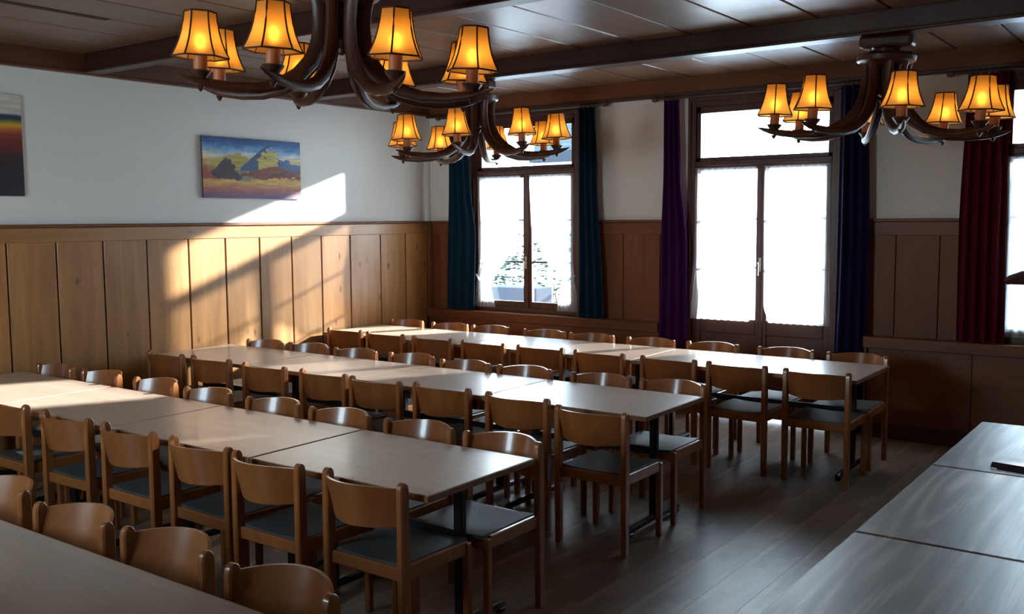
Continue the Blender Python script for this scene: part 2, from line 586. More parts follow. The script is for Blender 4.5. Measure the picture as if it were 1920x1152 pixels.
for a, b in ((XL, -4.43), (-2.46, XR)):
    child_box('window_ledge', (a, b, 8.470, YW + 0.02, 0.775, 0.872), MT['pine_rail_x'], wb, 0.006)
    n = max(2, round((b - a) / 0.9))
    for i in range(n):
        p, q = a + (b - a) * i / n, a + (b - a) * (i + 1) / n
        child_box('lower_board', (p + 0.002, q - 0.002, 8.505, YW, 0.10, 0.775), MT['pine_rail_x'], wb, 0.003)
for i, (a, b) in enumerate(((XL, -4.43), (-2.46, XR))):
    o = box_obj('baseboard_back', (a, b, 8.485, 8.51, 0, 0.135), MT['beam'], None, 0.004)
    tag(o, ['dark baseboard under the left window ledge', 'dark baseboard right of the glazed door'][i], 'baseboard', kind='structure')

# the unseen right and front walls
wr = box_obj('wall_right', (XR, XR + 0.2, YF, YW + 0.3, 0, ZC + 0.1), MT['plaster'])
tag(wr, 'plain right wall outside the picture', 'wall', kind='structure')
bm = bmesh.new()
fa, fb, fc, fd = FRONT
for r in ((XL, fa, 0, ZC + .1), (fb, XR, 0, ZC + .1), (fa, fb, 0, fc), (fa, fb, fd, ZC + .1)):
    box_range(bm, r[0], r[1], YF - 0.2, YF, r[2], r[3])
wf = obj('wall_front', bm, MT['plaster'])
tag(wf, 'plain wall behind the camera', 'wall', kind='structure')
for (nm, rng, pr) in (('wainscot_board', (XR - 0.03, XR, YF, YW, 0, 1.87), wr), ('wainscot_board', (XL, fa, YF, YF + 0.03, 0, 1.87), wf), ('wainscot_board', (fb, XR, YF, YF + 0.03, 0, 1.87), wf), ('wainscot_board', (fa, fb, YF, YF + 0.03, 0, fc), wf)):
    child_box(nm, rng, MT['pine'], pr)

# ceiling: slab, boards between beams, beams
ceil = box_obj('ceiling', (XL - 0.2, XR + 0.2, YF - 0.2, YW + 0.3, ZC + 0.022, ZC + 0.15), MT['groove'])
tag(ceil, 'wooden board ceiling divided by dark beams', 'ceiling', kind='structure')
bays = [(YF, 2.03), (2.16, 4.357), (4.484, 6.603), (6.770, 8.55)]
x0 = -2.73 - 0.468 * 11
bm = bmesh.new(); add_box(bm, (0, 0, 0), (0.460, 1, 0.022), 0.0)
board_me = {}
for (a, b) in bays:
    bm = bmesh.new()
    add_box(bm, (0, 0, 0), (0.454, b - a, 0.022), 0.006)
    me = mesh('ceiling_board', bm, MT['ceil'])
    for k in range(30):
        xa = x0 + 0.468 * k
        if xa + 0.234 > XR + 0.2: break
        if xa + 0.468 < XL: continue
        place('board', me, ceil, Vector((xa + 0.234, (a + b) / 2, ZC + 0.011)) - ceil.location)
for (a, b) in ((2.03, 2.16), (4.357, 4.484), (6.603, 6.770)):
    bm = bmesh.new()
    L = XR - XL
    add_box(bm, (0, 0, 0.012), (L, b - a - 0.03, 0.136), 0.004)
    add_box(bm, (0, 0, -0.062), (L, b - a, 0.022), 0.005)
    add_box(bm, (0, 0, -0.0455), (L, b - a - 0.016, 0.012), 0.003)
    o = obj('beam', bm, MT['beam'], ceil)
    o.location = Vector(((XL + XR) / 2, (a + b) / 2, 3.156)) - ceil.location
for (xc, ya, yb) in ((-6.02, 2.35, 3.72), (-6.93, 2.3, 3.3)):
    child_box('ceiling_strip', (xc - 0.03, xc + 0.03, ya, yb, ZC - 0.004, ZC + 0.004), MT['groove'], ceil)  # thin dark strips along the ceiling boards
tr1 = thing('trim_1', 'dark wooden cornice along the top of the left wall', 'cornice', kind='structure')
box_obj('cornice_board', (XL, XL + 0.045, YF, YW, 3.090, ZC + 0.02), MT['cornice'], tr1, 0.004)
box_obj('cornice_lip', (XL, XL + 0.058, YF, YW, 3.073, 3.094), MT['cornice'], tr1, 0.004)
tr2 = thing('trim_2', 'dark wooden cornice above the windows', 'cornice', kind='structure')
box_obj('cornice_board', (XL, XR, YW - 0.055, YW, 3.085, ZC + 0.02), MT['pine_rail_x'], tr2, 0.004)
box_obj('cornice_lip', (XL, XR, YW - 0.070, YW, 3.055, 3.088), MT['beam'], tr2, 0.004)

# ------------------------------------------------------------------ windows and door
def bars(nm, rngs, parent, m='frame', bev=0.004):
    bm = bmesh.new()
    for r in rngs:
        box_range(bm, *r, bev=bev)
    return obj(nm, bm, MT[m], parent)

def window_unit(name, label, x0, x1, is_door):
    w = thing(name, label, 'door' if is_door else 'window', kind='structure')
    zb, zt = (0.0 if is_door else 0.872), 3.014
    f = 0.055
    # fixed frame around the opening, with the transom bar across
    bars('outer_frame', [(x0, x0 + f, 8.600, 8.74, zb, zt), (x1 - f, x1, 8.600, 8.74, zb, zt), (x0 + f, x1 - f, 8.600, 8.74, zt - 0.07, zt),
                         (x0 + f, x1 - f, 8.600, 8.74, 2.385, 2.43)] + ([] if is_door else [(x0 + f, x1 - f, 8.600, 8.74, zb, zb + 0.05)]), w)
    bars('casing', [(x0 - 0.02, x0 + 0.012, 8.582, 8.606, zb, zt), (x1 - 0.012, x1 + 0.02, 8.582, 8.606, zb, zt), (x0 - 0.02, x1 + 0.02, 8.582, 8.606, zt - 0.02, zt + 0.04)], w)
    # transom light
    a, b = x0 + f, x1 - f
    bars('transom_frame', [(a, a + 0.042, 8.62, 8.67, 2.43, 2.944), (b - 0.042, b, 8.62, 8.67, 2.43, 2.944), (a, b, 8.62, 8.67, 2.43, 2.467), (a, b, 8.62, 8.67, 2.885, 2.944)], w)
    box_obj('transom_pane', (a + 0.042, b - 0.042, 8.643, 8.649, 2.467, 2.885), MT['glass'], w)
    mid = (x0 + x1) / 2 + (0.025 if not is_door else 0.012)
    gb = 0.94 if is_door else 0.993
    for s, (p, q) in enumerate(((a, mid), (mid, b))):
        st = 0.055
        lo = 0.02 if is_door else zb + 0.05
        rng = [(p, p + st, 8.62, 8.67, lo, 2.385), (q - st, q, 8.62, 8.67, lo, 2.385), (p + st, q - st, 8.62, 8.67, 2.343, 2.385), (p + st, q - st, 8.62, 8.67, lo + (0.13 if is_door else 0), gb)]
        if is_door:
            rng[-1] = (p + st, q - st, 8.62, 8.67, 0.80, gb)
            rng.append((p + st, q - st, 8.62, 8.67, lo, 0.20))
        c = bars('casement' if not is_door else 'door_leaf', rng, w)
        box_obj('pane', (p + st, q - st, 8.643, 8.649, gb, 2.343), MT['glass'], c)
        if is_door:
            box_obj('door_panel', (p + st, q - st, 8.632, 8.66, 0.20, 0.80), MT['frame'], c, 0.003)
        for z in (1.427, 1.884):
            box_obj('glazing_bar', (p + st, q - st, 8.652, 8.672, z - 0.011, z + 0.011), MT['frame'], c)
    bars('cover_strip', [(mid - 0.02, mid + 0.02, 8.606, 8.622, 0.03 if is_door else zb + 0.05, 2.385)], w)
    # handle: plate and drop lever
    bm = bmesh.new()
    add_box(bm, (0, 0, 0), (0.024, 0.008, 0.13), 0.003)
    add_tube(bm, [(0, -0.004, 0.02), (0, -0.035, 0.02), (0, -0.042, 0.01), (0, -0.044, -0.10)], [0.008, 0.008, 0.009, 0.007], 8)
    obj('handle', bm, MT['brass'], w, (mid - 0.008, 8.602, 1.42 if not is_door else 1.46), smooth=True)
    return w

window_unit('window_1', 'left casement window with tied-back white sheers', -6.81, -5.43, False)
window_unit('door_1', 'glazed double door with straight white sheers', -4.16, -2.745, True)
window_unit('window_2', 'window at the right edge beside the red curtain', -1.478, -0.10, False)  # not in view, added to brighten the right side
window_unit('window_added', 'unseen window past the right picture edge, added for brightness', 1.20, 2.58, False)

w3 = thing('window_4', 'plain window in the wall behind the camera', 'window', kind='structure')
bars('outer_frame', [(fa, fa + .06, YF - .14, YF - .06, fc, fd), (fb - .06, fb, YF - .14, YF - .06, fc, fd), (fa + .06, fb - .06, YF - .14, YF - .06, fc, fc + .06), (fa + .06, fb - .06, YF - .14, YF - .06, fd - .06, fd), ((fa + fb) / 2 - .04, (fa + fb) / 2 + .04, YF - .14, YF - .06, fc + .06, fd - .06)], w3)
box_obj('pane', (fa + .06, (fa + fb) / 2 - .04, YF - .103, YF - .097, fc + .06, fd - .06), MT['glass'], w3)
box_obj('pane', ((fa + fb) / 2 + .04, fb - .06, YF - .103, YF - .097, fc + .06, fd - .06), MT['glass'], w3)

# ------------------------------------------------------------------ curtains
def ripple(n, amp, ph=0.0, y0=8.585):
    return lambda u, z: y0 + amp * math.sin(2 * PI * (n * u) + ph + 0.6 * math.sin(z * 3 + ph)) + 0.35 * amp * math.sin(2 * PI * (n * 2.3 * u) + 1.3 + z)

def sheer_thing(label, zs, xl, xr, nf, ph, amp=0.010, group=None, tie=None):
    o = sheet('sheer_curtain', MT['sheer'], zs, xl, xr, ripple(nf, amp, ph, 8.590), 70)
    tag(o, label, 'curtain', group)
    if tie:
        bm = bmesh.new()
        add_tube(bm, tie, 0.012, 8)
        obj('tie_band', bm, MT['sheer'], o, smooth=True)
    bm = bmesh.new()
    zt = zs[0]
    add_tube(bm, [(xl(zt), 8.588, zt), (xr(zt), 8.588, zt)], 0.006, 6)
    obj('curtain_wire', bm, MT['brass'], o)
    return o

zz = zrange(2.365, 0.915, 40)
sheer_thing('white sheer tied back to the left of the left window', zz,
            lerp_table([(2.37, -6.755), (1.5, -6.745), (1.27, -6.76), (1.1, -6.80), (0.92, -6.83)]),
            lerp_table([(2.37, -6.165), (1.75, -6.185), (1.5, -6.33), (1.22, -6.62), (1.1, -6.56), (0.92, -6.52)]), 7, 0.3,
            tie=[(-6.77, 8.575, 1.28), (-6.71, 8.565, 1.22), (-6.62, 8.567, 1.195), (-6.60, 8.60, 1.21)])
sheer_thing('white sheer tied back to the right of the left window', zz,
            lerp_table([(2.37, -6.05), (1.85, -6.03), (1.55, -5.90), (1.22, -5.63), (1.1, -5.66), (0.92, -5.70)]),
            lerp_table([(2.37, -5.49), (1.5, -5.495), (1.27, -5.48), (1.1, -5.45), (0.92, -5.43)]), 7, 1.7,
            tie=[(-5.46, 8.575, 1.30), (-5.54, 8.565, 1.24), (-5.62, 8.567, 1.20), (-5.64, 8.60, 1.21)])
zz = zrange(2.365, 0.925, 30)
sheer_thing('straight white sheer on the left leaf of the glazed door', zz,
            lerp_table([(2.37, -4.10), (1.6, -4.11), (0.92, -4.17)]), lerp_table([(2.37, -3.49), (1.2, -3.48), (1.0, -3.49), (0.92, -3.55)]), 9, 0.8)
sheer_thing('straight white sheer on the right leaf of the glazed door', zz,
            lerp_table([(2.37, -3.415), (1.1, -3.41), (0.92, -3.36)]), lerp_table([(2.37, -2.81), (1.4, -2.80), (0.92, -2.79)]), 9, 2.1)
zz = zrange(2.365, 0.925, 30)
sheer_thing('straight white sheer in the right edge window, next to the red curtain', zz,
            lerp_table([(2.37, -1.415), (0.92, -1.41)]), lerp_table([(2.37, -0.83), (0.92, -0.83)]), 9, 0.1)
sheer_thing('straight white sheer in the right edge window, far half outside the picture', zz,
            lerp_table([(2.37, -0.77), (0.92, -0.77)]), lerp_table([(2.37, -0.16), (0.92, -0.16)]), 9, 1.1)

def drape(label, m, xl, xr, zt, zb, nf, ph):
    o = sheet('curtain', MT[m], zrange(zt, zb, 36), lerp_table(xl), lerp_table(xr),
              lambda u, z: 8.505 + 0.030 * math.sin(2 * PI * nf * u + ph + 0.25 * math.sin(2.2 * z + ph)) * (0.75 + 0.25 * (zt - z) / (zt - zb)), 64)
    tag(o, label, 'curtain')
    bm = bmesh.new()
    a, b = xl[0][1], xr[0][1]
    for i in range(6):
        x = a + (b - a) * (i + 0.5) / 6
        ring = [(x, 8.515 + 0.024 * math.cos(k * PI / 6), 3.038 + 0.024 * math.sin(k * PI / 6)) for k in range(13)]
        add_tube(bm, ring, 0.0035, 5, close=False)
    r = obj('curtain_rings', bm, MT['iron'], o)
    r['kind'] = 'stuff'
    return o
drape('teal velvet curtain left of the left window', 'teal', [(3.03, -7.10), (2.4, -7.10), (0.87, -7.15)], [(3.03, -6.85), (2.3, -6.79), (1.7, -6.72), (0.87, -6.74)], 3.02, 0.878, 3.5, 0.4)
drape('teal velvet curtain right of the left window', 'teal', [(3.03, -5.37), (0.87, -5.385)], [(3.03, -5.16), (2.4, -5.13), (0.87, -5.05)], 3.02, 0.878, 3.5, 1.9)
drape('long purple velvet curtain left of the glazed door', 'purple', [(3.03, -4.40), (2.4, -4.40), (1.6, -4.43), (0.03, -4.47)], [(3.03, -4.23), (2.4, -4.21), (1.6, -4.13), (0.03, -4.10)], 3.02, 0.02, 3.5, 2.4)
drape('long navy velvet curtain right of the glazed door', 'navy', [(3.03, -2.70), (1.6, -2.71), (0.03, -2.73)], [(3.03, -2.46), (1.6, -2.43), (0.03, -2.42)], 3.02, 0.02, 3.5, 0.9)
drape('dark red velvet curtain left of the right edge window', 'red', [(3.03, -1.70), (1.8, -1.73), (0.87, -1.725)], [(3.03, -1.40), (1.8, -1.385), (0.87, -1.365)], 3.02, 0.878, 4.5, 0.2)

for (a, b, lab) in ((-7.22, -5.09, 'curtain rod above the left window'), (-4.47, -2.38, 'curtain rod above the glazed door'), (-1.80, 0.25, 'curtain rod above the right edge window')):
    t = thing('curtain_rod', 'dark wooden ' + lab, 'curtain rod', ((a + b) / 2, 8.515, 3.038))
    h = (b - a) / 2
    bm = bmesh.new(); add_tube(bm, [(-h, 0, 0), (h, 0, 0)], 0.013, 10)
    obj('rod', bm, MT['iron'], t, smooth=True)
    for s in (-1, 1):
        bm = bmesh.new(); add_lathe(bm, [(0.004, -0.035), (0.022, -0.025), (0.028, 0), (0.022, 0.025), (0.010, 0.035)], 10)
        obj('finial', bm, MT['iron'], t, (s * (h + 0.03), 0, 0), (0, PI / 2, 0), smooth=True)
        bm = bmesh.new(); add_box(bm, (0, 0.045, 0.012), (0.02, 0.09, 0.02), 0.003)
        obj('bracket', bm, MT['iron'], t, (s * (h - 0.06), 0, 0))

# ================================================================== TABLES
def table_master(L, D, top_mat, H=0.76):
    """long folding-frame table: laminate top, wooden edge band, black T-legs and a centre rail"""
    t = thing('dining_table', '', 'table')
    bm = bmesh.new()
    add_box(bm, (0, 0, H - 0.014), (L - 0.012, D - 0.012, 0.028), 0.0015)
    obj('tabletop', bm, MT[top_mat], t)
    bm = bmesh.new()
    for s in (-1, 1):
        add_box(bm, (0, s * (D / 2 - 0.003), H - 0.0155), (L, 0.006, 0.027), 0.001)
        add_box(bm, (s * (L / 2 - 0.003), 0, H - 0.0155), (0.006, D - 0.012, 0.027), 0.001)
    obj('edge_band', bm, MT['edge'], t)
    px = L / 2 - 0.15
    bm = bmesh.new(); add_box(bm, (0, 0, (H - 0.03 + 0.05) / 2), (0.05, 0.036, H - 0.08), 0.004)
    pm = mesh('post', bm, MT['black'])
    bm = bmesh.new()
    add_tube(bm, [(0, -0.33, 0.034), (0, -0.3, 0.040), (0, 0, 0.046), (0, 0.3, 0.040), (0, 0.33, 0.034)], [0.017, 0.021, 0.024, 0.021, 0.017], 10)
    fm = mesh('foot', bm, MT['black'], True)
    bm = bmesh.new(); add_box(bm, (0, 0, 0.011), (0.034, 0.045, 0.022), 0.004)
    gm = mesh('glide', bm, MT['black'])
    bm = bmesh.new(); add_box(bm, (0, 0, H - 0.04), (0.05, D * 0.72, 0.024), 0.003)
    am = mesh('top_bearer', bm, MT['black'])
    for s in (-1, 1):
        place('post', pm, t, (s * px, 0, 0))
        f = place('foot', fm, t, (s * px, 0, 0))
        for q in (-1, 1):
            place('glide', gm, f, (0, q * 0.30, 0))
        place('top_bearer', am, t, (s * px, 0, 0))
    bm = bmesh.new(); add_box(bm, (0, 0, 0.463), (2 * px - 0.05, 0.03, 0.045), 0.003)
    obj('stretcher', bm, MT['black'], t)
    return t

ORD = ['first', 'second', 'third', 'fourth', 'fifth', 'sixth', 'seventh', 'eighth', 'ninth']
masters = {}
def put_table(L, D, m, loc, rz, label, group):
    key = (round(L, 3), round(D, 3), m)
    if key not in masters:
        o = masters[key] = table_master(L, D, m)
    else:
        o = copy_tree(masters[key])
    o.location = loc
    o.rotation_euler = (0, 0, rz)
    tag(o, label, 'table', group)
    return o
ROWS = {
    'A': ([-2.59, -3.737, -4.951, -6.166, -7.38], 2.950, 3.727, 'second table row from the camera'),
    'B': ([-2.623, -3.815, -5.007, -6.199, -7.385], 4.880, 5.655, 'middle table row'),
    'C': ([-2.006, -3.800, -5.575, -7.38], 6.800, 7.640, 'table row nearest the windows'),
    'D': ([-1.965, -3.757, -5.549], 1.000, 1.779, 'table row at the bottom left corner'),
}
for k, (ed, y0, y1, nm) in ROWS.items():
    n = len(ed) - 1
    for i in range(n):
        g = 0.0025 if not (k == 'A' and i == 0) else 0.012
        L = ed[i] - ed[i + 1] - g
        pos = 'right end table' if i == 0 else ('left end, against the wall' if i == n - 1 and k != 'D' else ORD[i] + ' table from the right')
        put_table(round(L, 3), round(y1 - y0, 3), 'laminate', ((ed[i] + ed[i + 1]) / 2, (y0 + y1) / 2, 0), 0,
                  'pale beech table, ' + pos + ' of ' + nm, 'tables of the ' + nm)
ye = [5.830, 4.668, 3.505, 2.343]
mo = None
for i in range(3):
    L = round(ye[0] - ye[1] - 0.007, 3)
    if mo is None:
        o = mo = table_master(L, 0.79, 'oak')
    else:
        o = copy_tree(mo)
    o.location = ((-1.030 - 0.24) / 2, (ye[i] + ye[i + 1]) / 2, 0)
    o.rotation_euler = (0, 0, PI / 2)
    tag(o, 'limed oak table at the right, ' + ['farthest, with leaflet on it', 'middle one of three', 'the one nearest the camera'][i], 'table', 'limed oak tables at the right')

# ================================================================== CHAIRS
def chair_master():
    """stacking chair: straight square posts, bent plywood back, dished grey seat; faces +y, back posts on y = 0"""
    t = thing('chair', '', 'chair')
    HW = 0.222
    # back post / rear leg: rectangular bar with a rounded head
    bm = bmesh.new()
    secs = [(0.0, 0.021, 0.017), (0.38, 0.027, 0.018), (0.60, 0.026, 0.018), (0.788, 0.025, 0.018), (0.804, 0.022, 0.0175), (0.815, 0.0155, 0.016), (0.8205, 0.006, 0.012)]
    rings = []
    for z, hy, hx in secs:
        c = min(hx, hy) * 0.35
        pts = [(hx, hy - c), (hx - c, hy), (-hx + c, hy), (-hx, hy - c), (-hx, -hy + c), (-hx + c, -hy), (hx - c, -hy), (hx, -hy + c)]
        rings.append([bm.verts.new((x, y, z)) for x, y in pts])
    for a, b in zip(rings, rings[1:]):
        for k in range(8):
            bm.faces.new((a[k], a[(k + 1) % 8], b[(k + 1) % 8], b[k]))
    bm.faces.new(list(reversed(rings[0]))); bm.faces.new(rings[-1])
    pm = mesh('back_leg', bm, MT['chair'], True)
    for s in (-1, 1):
        place('back_leg', pm, t, (s * HW, 0, 0))
    # front leg
    bm = bmesh.new()
    add_box(bm, (0, 0, 0.2275), (0.034, 0.036, 0.455), 0.006)
    fm = mesh('front_leg', bm, MT['chair'])
    for s in (-1, 1):
        place('front_leg', fm, t, (s * (HW - 0.002), 0.415, 0))
    # apron rails
    bm = bmesh.new()
    for s in (-1, 1):
        add_box(bm, (s * (HW - 0.004), 0.207, 0.432), (0.024, 0.38, 0.062), 0.004)
    add_box(bm, (0, 0.412, 0.418), (2 * HW - 0.03, 0.02, 0.040), 0.003)
    add_box(bm, (0, 0.004, 0.425), (2 * HW - 0.03, 0.02, 0.058), 0.004)
    obj('seat_rail', bm, MT['chair'], t)
    # dished upholstered seat
    bm = bmesh.new()
    n, mrow = 12, 8
    top, bot = [], []
    for j in range(mrow + 1):
        y = 0.016 + 0.415 * j / mrow
        ra, rb = [], []
        for i in range(n + 1):
            u = -1 + 2 * i / n
            x = u * (HW - 0.014)
            d = 0.016 * (1 - u * u) * (0.6 + 0.4 * math.sin(PI * j / mrow))
            e = 0.004 if j in (0, mrow) or i in (0, n) else 0.0
            ra.append(bm.verts.new((x, y, 0.472 - d - e)))
            rb.append(bm.verts.new((x, y, 0.448 - d)))
        top.append(ra); bot.append(rb)
    for j in range(mrow):
        for i in range(n):
            bm.faces.new((top[j][i], top[j][i + 1], top[j + 1][i + 1], top[j + 1][i]))
            bm.faces.new((bot[j][i], bot[j + 1][i], bot[j + 1][i + 1], bot[j][i + 1]))
    for j in range(mrow):
        for i in (0, n):
            bm.faces.new((top[j][i], top[j + 1][i], bot[j + 1][i], bot[j][i]))
    for i in range(n):
        for j in (0, mrow):
            bm.faces.new((top[j][i], top[j][i + 1], bot[j][i + 1], bot[j][i]))
    obj('seat', bm, MT['seat'], t, smooth=True)
    # bent plywood backrest, bowed backwards, with a raised middle
    bm = bmesh.new()
    n, mrow, th, bow = 24, 5, 0.012, 0.104
    F, B = [], []
    hw = HW - 0.012
    for j in range(mrow + 1):
        v = j / mrow
        ra, rb = [], []
        for i in range(n + 1):
            u = -1 + 2 * i / n
            zt = 0.798 + 0.017 * (1 - abs(u) ** 2.6)
            zb = 0.632 - 0.008 * (1 - u * u)
            z = zb + (zt - zb) * v
            y = 0.004 - bow * (1 - u * u) - 0.25 * (z - 0.72)
            # normal of the bow
            ny = Vector((-2 * bow * u / hw, 1, 0)).normalized()
            ra.append(bm.verts.new((u * hw + ny.x * th / 2, y + ny.y * th / 2, z)))
            rb.append(bm.verts.new((u * hw - ny.x * th / 2, y - ny.y * th / 2, z)))
        F.append(ra); B.append(rb)
    for j in range(mrow):
        for i in range(n):
            bm.faces.new((F[j][i], F[j + 1][i], F[j + 1][i + 1], F[j][i + 1]))
            bm.faces.new((B[j][i], B[j][i + 1], B[j + 1][i + 1], B[j + 1][i]))
        for i in (0, n):
            bm.faces.new((F[j][i], B[j][i], B[j + 1][i], F[j + 1][i]))
    for i in range(n):
        for j in (0, mrow):
            bm.faces.new((F[j][i], F[j][i + 1], B[j][i + 1], B[j][i]))
    obj('backrest', bm, MT['chair'], t, smooth=True)
    return t

CH = {
    'A near': [(-2.895, 2.883), (-3.492, 2.860), (-4.017, 2.881), (-4.617, 2.873), (-5.228, 2.873), (-5.905, 2.879)],
    'A far': [(-2.851, 3.805), (-3.406, 3.805), (-4.001, 3.800), (-4.572, 3.805), (-5.206, 3.805), (-5.845, 3.850), (-6.490, 3.840), (-7.090, 3.827)],
    'B near': [(-2.857, 4.661), (-3.462, 4.779), (-4.078, 4.787), (-4.625, 4.735), (-5.162, 4.758), (-5.788, 4.742), (-6.455, 4.759), (-7.020, 4.735)],
    'B far': [(-2.895, 5.752), (-3.432, 5.724), (-4.074, 5.716), (-4.618, 5.700), (-5.221, 5.760), (-5.817, 5.725), (-6.400, 5.741), (-6.940, 5.700)],
    'C near': [(-2.265, 6.728), (-2.868, 6.737), (-3.428, 6.734), (-4.050, 6.730), (-4.644, 6.750), (-5.240, 6.725), (-5.832, 6.722), (-6.433, 6.731), (-7.013, 6.765)],
    'C far': [(-2.280, 7.722), (-2.865, 7.744), (-3.518, 7.740), (-4.108, 7.722), (-4.732, 7.728), (-5.270, 7.732), (-5.939, 7.745), (-6.462, 7.728), (-7.077, 7.740)],
    'D far': [(-2.259, 1.883), (-2.871, 1.905), (-3.425, 1.885), (-4.083, 1.924)],
}
RN = {'A': 'second table row', 'B': 'middle table row', 'C': 'window table row', 'D': 'bottom left table row'}
first = chair_master()
used = False
for k, lst in CH.items():
    row, side = k.split()
    for i, (x, y) in enumerate(lst):
        o = copy_tree(first) if used else first
        used = True
        o.location = (x, y, 0)
        o.rotation_euler = (0, 0, (0 if side == 'near' else PI) + random.uniform(-0.02, 0.02))
        pos = 'rightmost' if i == 0 else (ORD[i] + ' from the right' if i < len(lst) - 1 or row in 'D' or k == 'A near' else 'leftmost, by the wall')
        if k == 'A near' and i == len(lst) - 1: pos = 'cut by picture edge'
        if side == 'near':
            lab = 'beech chair with back to camera, near side of %s, %s' % (RN[row], pos)
        else:
            lab = 'beech chair facing the camera, far side of %s, %s' % (RN[row], pos)
        tag(o, lab, 'chair', 'chairs on the %s side of the %s' % (side, RN[row]))

# ================================================================== CHANDELIERS
def chandelier_master(top):
    """eight carved horn-shaped arms bundled at the hub, each with a candle tube and a six-sided shade; origin = centre of the plane of the shade bottoms"""
    t = thing('chandelier', '', 'chandelier')
    R = 0.687
    prof = [(0.175, 0.375, 0.010), (0.160, 0.370, 0.028), (0.135, 0.345, 0.040), (0.115, 0.285, 0.044), (0.107, 0.20, 0.045), (0.118, 0.10, 0.046), (0.155, 0.01, 0.045),
            (0.225, -0.065, 0.042), (0.315, -0.118, 0.037), (0.42, -0.145, 0.032), (0.54, -0.150, 0.028), (0.65, -0.140, 0.025), (0.715, -0.128, 0.020), (0.76, -0.116, 0.013), (0.795, -0.104, 0.004)]
    prof = [(r, z + 0.022, q * 0.87) for r, z, q in prof]
    bm = bmesh.new()
    rings = []
    n = 10
    for i, (r, z, rad) in enumerate(prof):
        a = prof[max(i - 1, 0)]; b = prof[min(i + 1, len(prof) - 1)]
        tg = Vector((b[0] - a[0], 0, b[1] - a[1])).normalized()
        nm = Vector((-tg.z, 0, tg.x))
        sd = Vector((0, 1, 0))
        swirl = 0.025 * math.sin(PI * min(1, max(0, (r - 0.1) / 0.7))) 
        ring = []
        for k in range(n):
            ang = 2 * PI * k / n
            # ridged section: a crest along the outside of the bend
            f = 1.0 + 0.10 * math.cos(ang) ** 8 * (1 if math.cos(ang) > 0 else -0.4)
            ring.append(bm.verts.new(Vector((r, swirl, z)) + nm * (rad * f * math.cos(ang)) + sd * (rad * 0.86 * math.sin(ang))))
        rings.append(ring)
    for a, b in zip(rings, rings[1:]):
        for k in range(n):
            bm.faces.new((a[k], a[(k + 1) % n], b[(k + 1) % n], b[k]))
    bm.faces.new(rings[0]); bm.faces.new(list(reversed(rings[-1])))
    arm_me = mesh('arm', bm, MT['horn'], True)
    # cup and candle
    bm = bmesh.new(); add_lathe(bm, [(0.022, -0.100), (0.030, -0.090), (0.046, -0.070), (0.050, -0.062), (0.046, -0.058), (0.030, -0.058)], 14)
    cup_me = mesh('candle_cup', bm, MT['horn'], True)
    bm = bmesh.new(); add_lathe(bm, [(0.018, -0.130), (0.010, -0.148), (0.003, -0.156)], 8)
    nut_me = mesh('end_nut', bm, MT['horn'], True)
    bm = bmesh.new(); add_lathe(bm, [(0.031, -0.060), (0.031, 0.022), (0.027, 0.026)], 14)
    can_me = mesh('candle', bm, MT['candle'], True)
    bm = bmesh.new(); add_lathe(bm, [(0.010, 0.026), (0.018, 0.040), (0.025, 0.062), (0.023, 0.082), (0.012, 0.098), (0.002, 0.106)], 8)
    bulb_me = mesh('bulb', bm, MT['bulb'], True)
    # six-sided flared shade
    sp = [(0.128, 0.0), (0.110, 0.035), (0.094, 0.075), (0.082, 0.12), (0.074, 0.165), (0.070, 0.205)]
    bm = bmesh.new()
    rings = [[bm.verts.new((r * math.cos(k * PI / 3), r * math.sin(k * PI / 3), z)) for k in range(6)] for r, z in sp]
    for a, b in zip(rings, rings[1:]):
        for k in range(6):
            bm.faces.new((a[k], a[(k + 1) % 6], b[(k + 1) % 6], b[k]))
    shade_me = mesh('lamp_shade', bm, MT['shade'])
    bm = bmesh.new()
    for k in range(6):
        c, s = math.cos(k * PI / 3), math.sin(k * PI / 3)
        add_tube(bm, [((r + 0.001) * c, (r + 0.001) * s, z) for r, z in sp], 0.0042, 5)
    for r, z in (sp[0], sp[-1]):
        for k in range(6):
            a, b = k * PI / 3, (k + 1) * PI / 3
            add_tube(bm, [(r * math.cos(a), r * math.sin(a), z), (r * math.cos(b), r * math.sin(b), z)], 0.0042, 5)
    braid_me = mesh('braid', bm, MT['trim'])
    for k in range(8):
        a = k * PI / 4
        p = (R * math.cos(a), R * math.sin(a), 0)
        ar = place('arm', arm_me, t, (0, 0, 0), (0, 0, a))
        place('candle_cup', cup_me, ar, (R, 0, 0))
        place('end_nut', nut_me, ar, (R, 0, 0))
        ca = place('candle', can_me, t, p)
        place('bulb', bulb_me, ca)
        sh = place('lamp_shade', shade_me, t, p, (0, 0, a + k * 0.37))
        place('braid', braid_me, sh)
    bm = bmesh.new()
    add_lathe(bm, [(0.006, 0.075), (0.022, 0.085), (0.026, 0.105), (0.018, 0.125), (0.05, 0.15), (0.075, 0.20), (0.085, 0.30), (0.15, 0.335), (0.185, 0.355), (0.190, 0.385), (0.165, 0.402), (0.10, 0.408)], 16)
    obj('hub', bm, MT['horn'], t, smooth=True)
    bm = bmesh.new(); add_lathe(bm, [(0.10, 0.395), (0.085, 0.41), (0.085, top - 0.09), (0.10, top - 0.08)], 16)
    obj('stem', bm, MT['horn'], t, smooth=True)
    bm = bmesh.new(); add_box(bm, (0, 0, top - 0.042), (0.34, 0.13, 0.082), 0.022, 2)
    obj('ceiling_block', bm, MT['horn'], t)
    return t
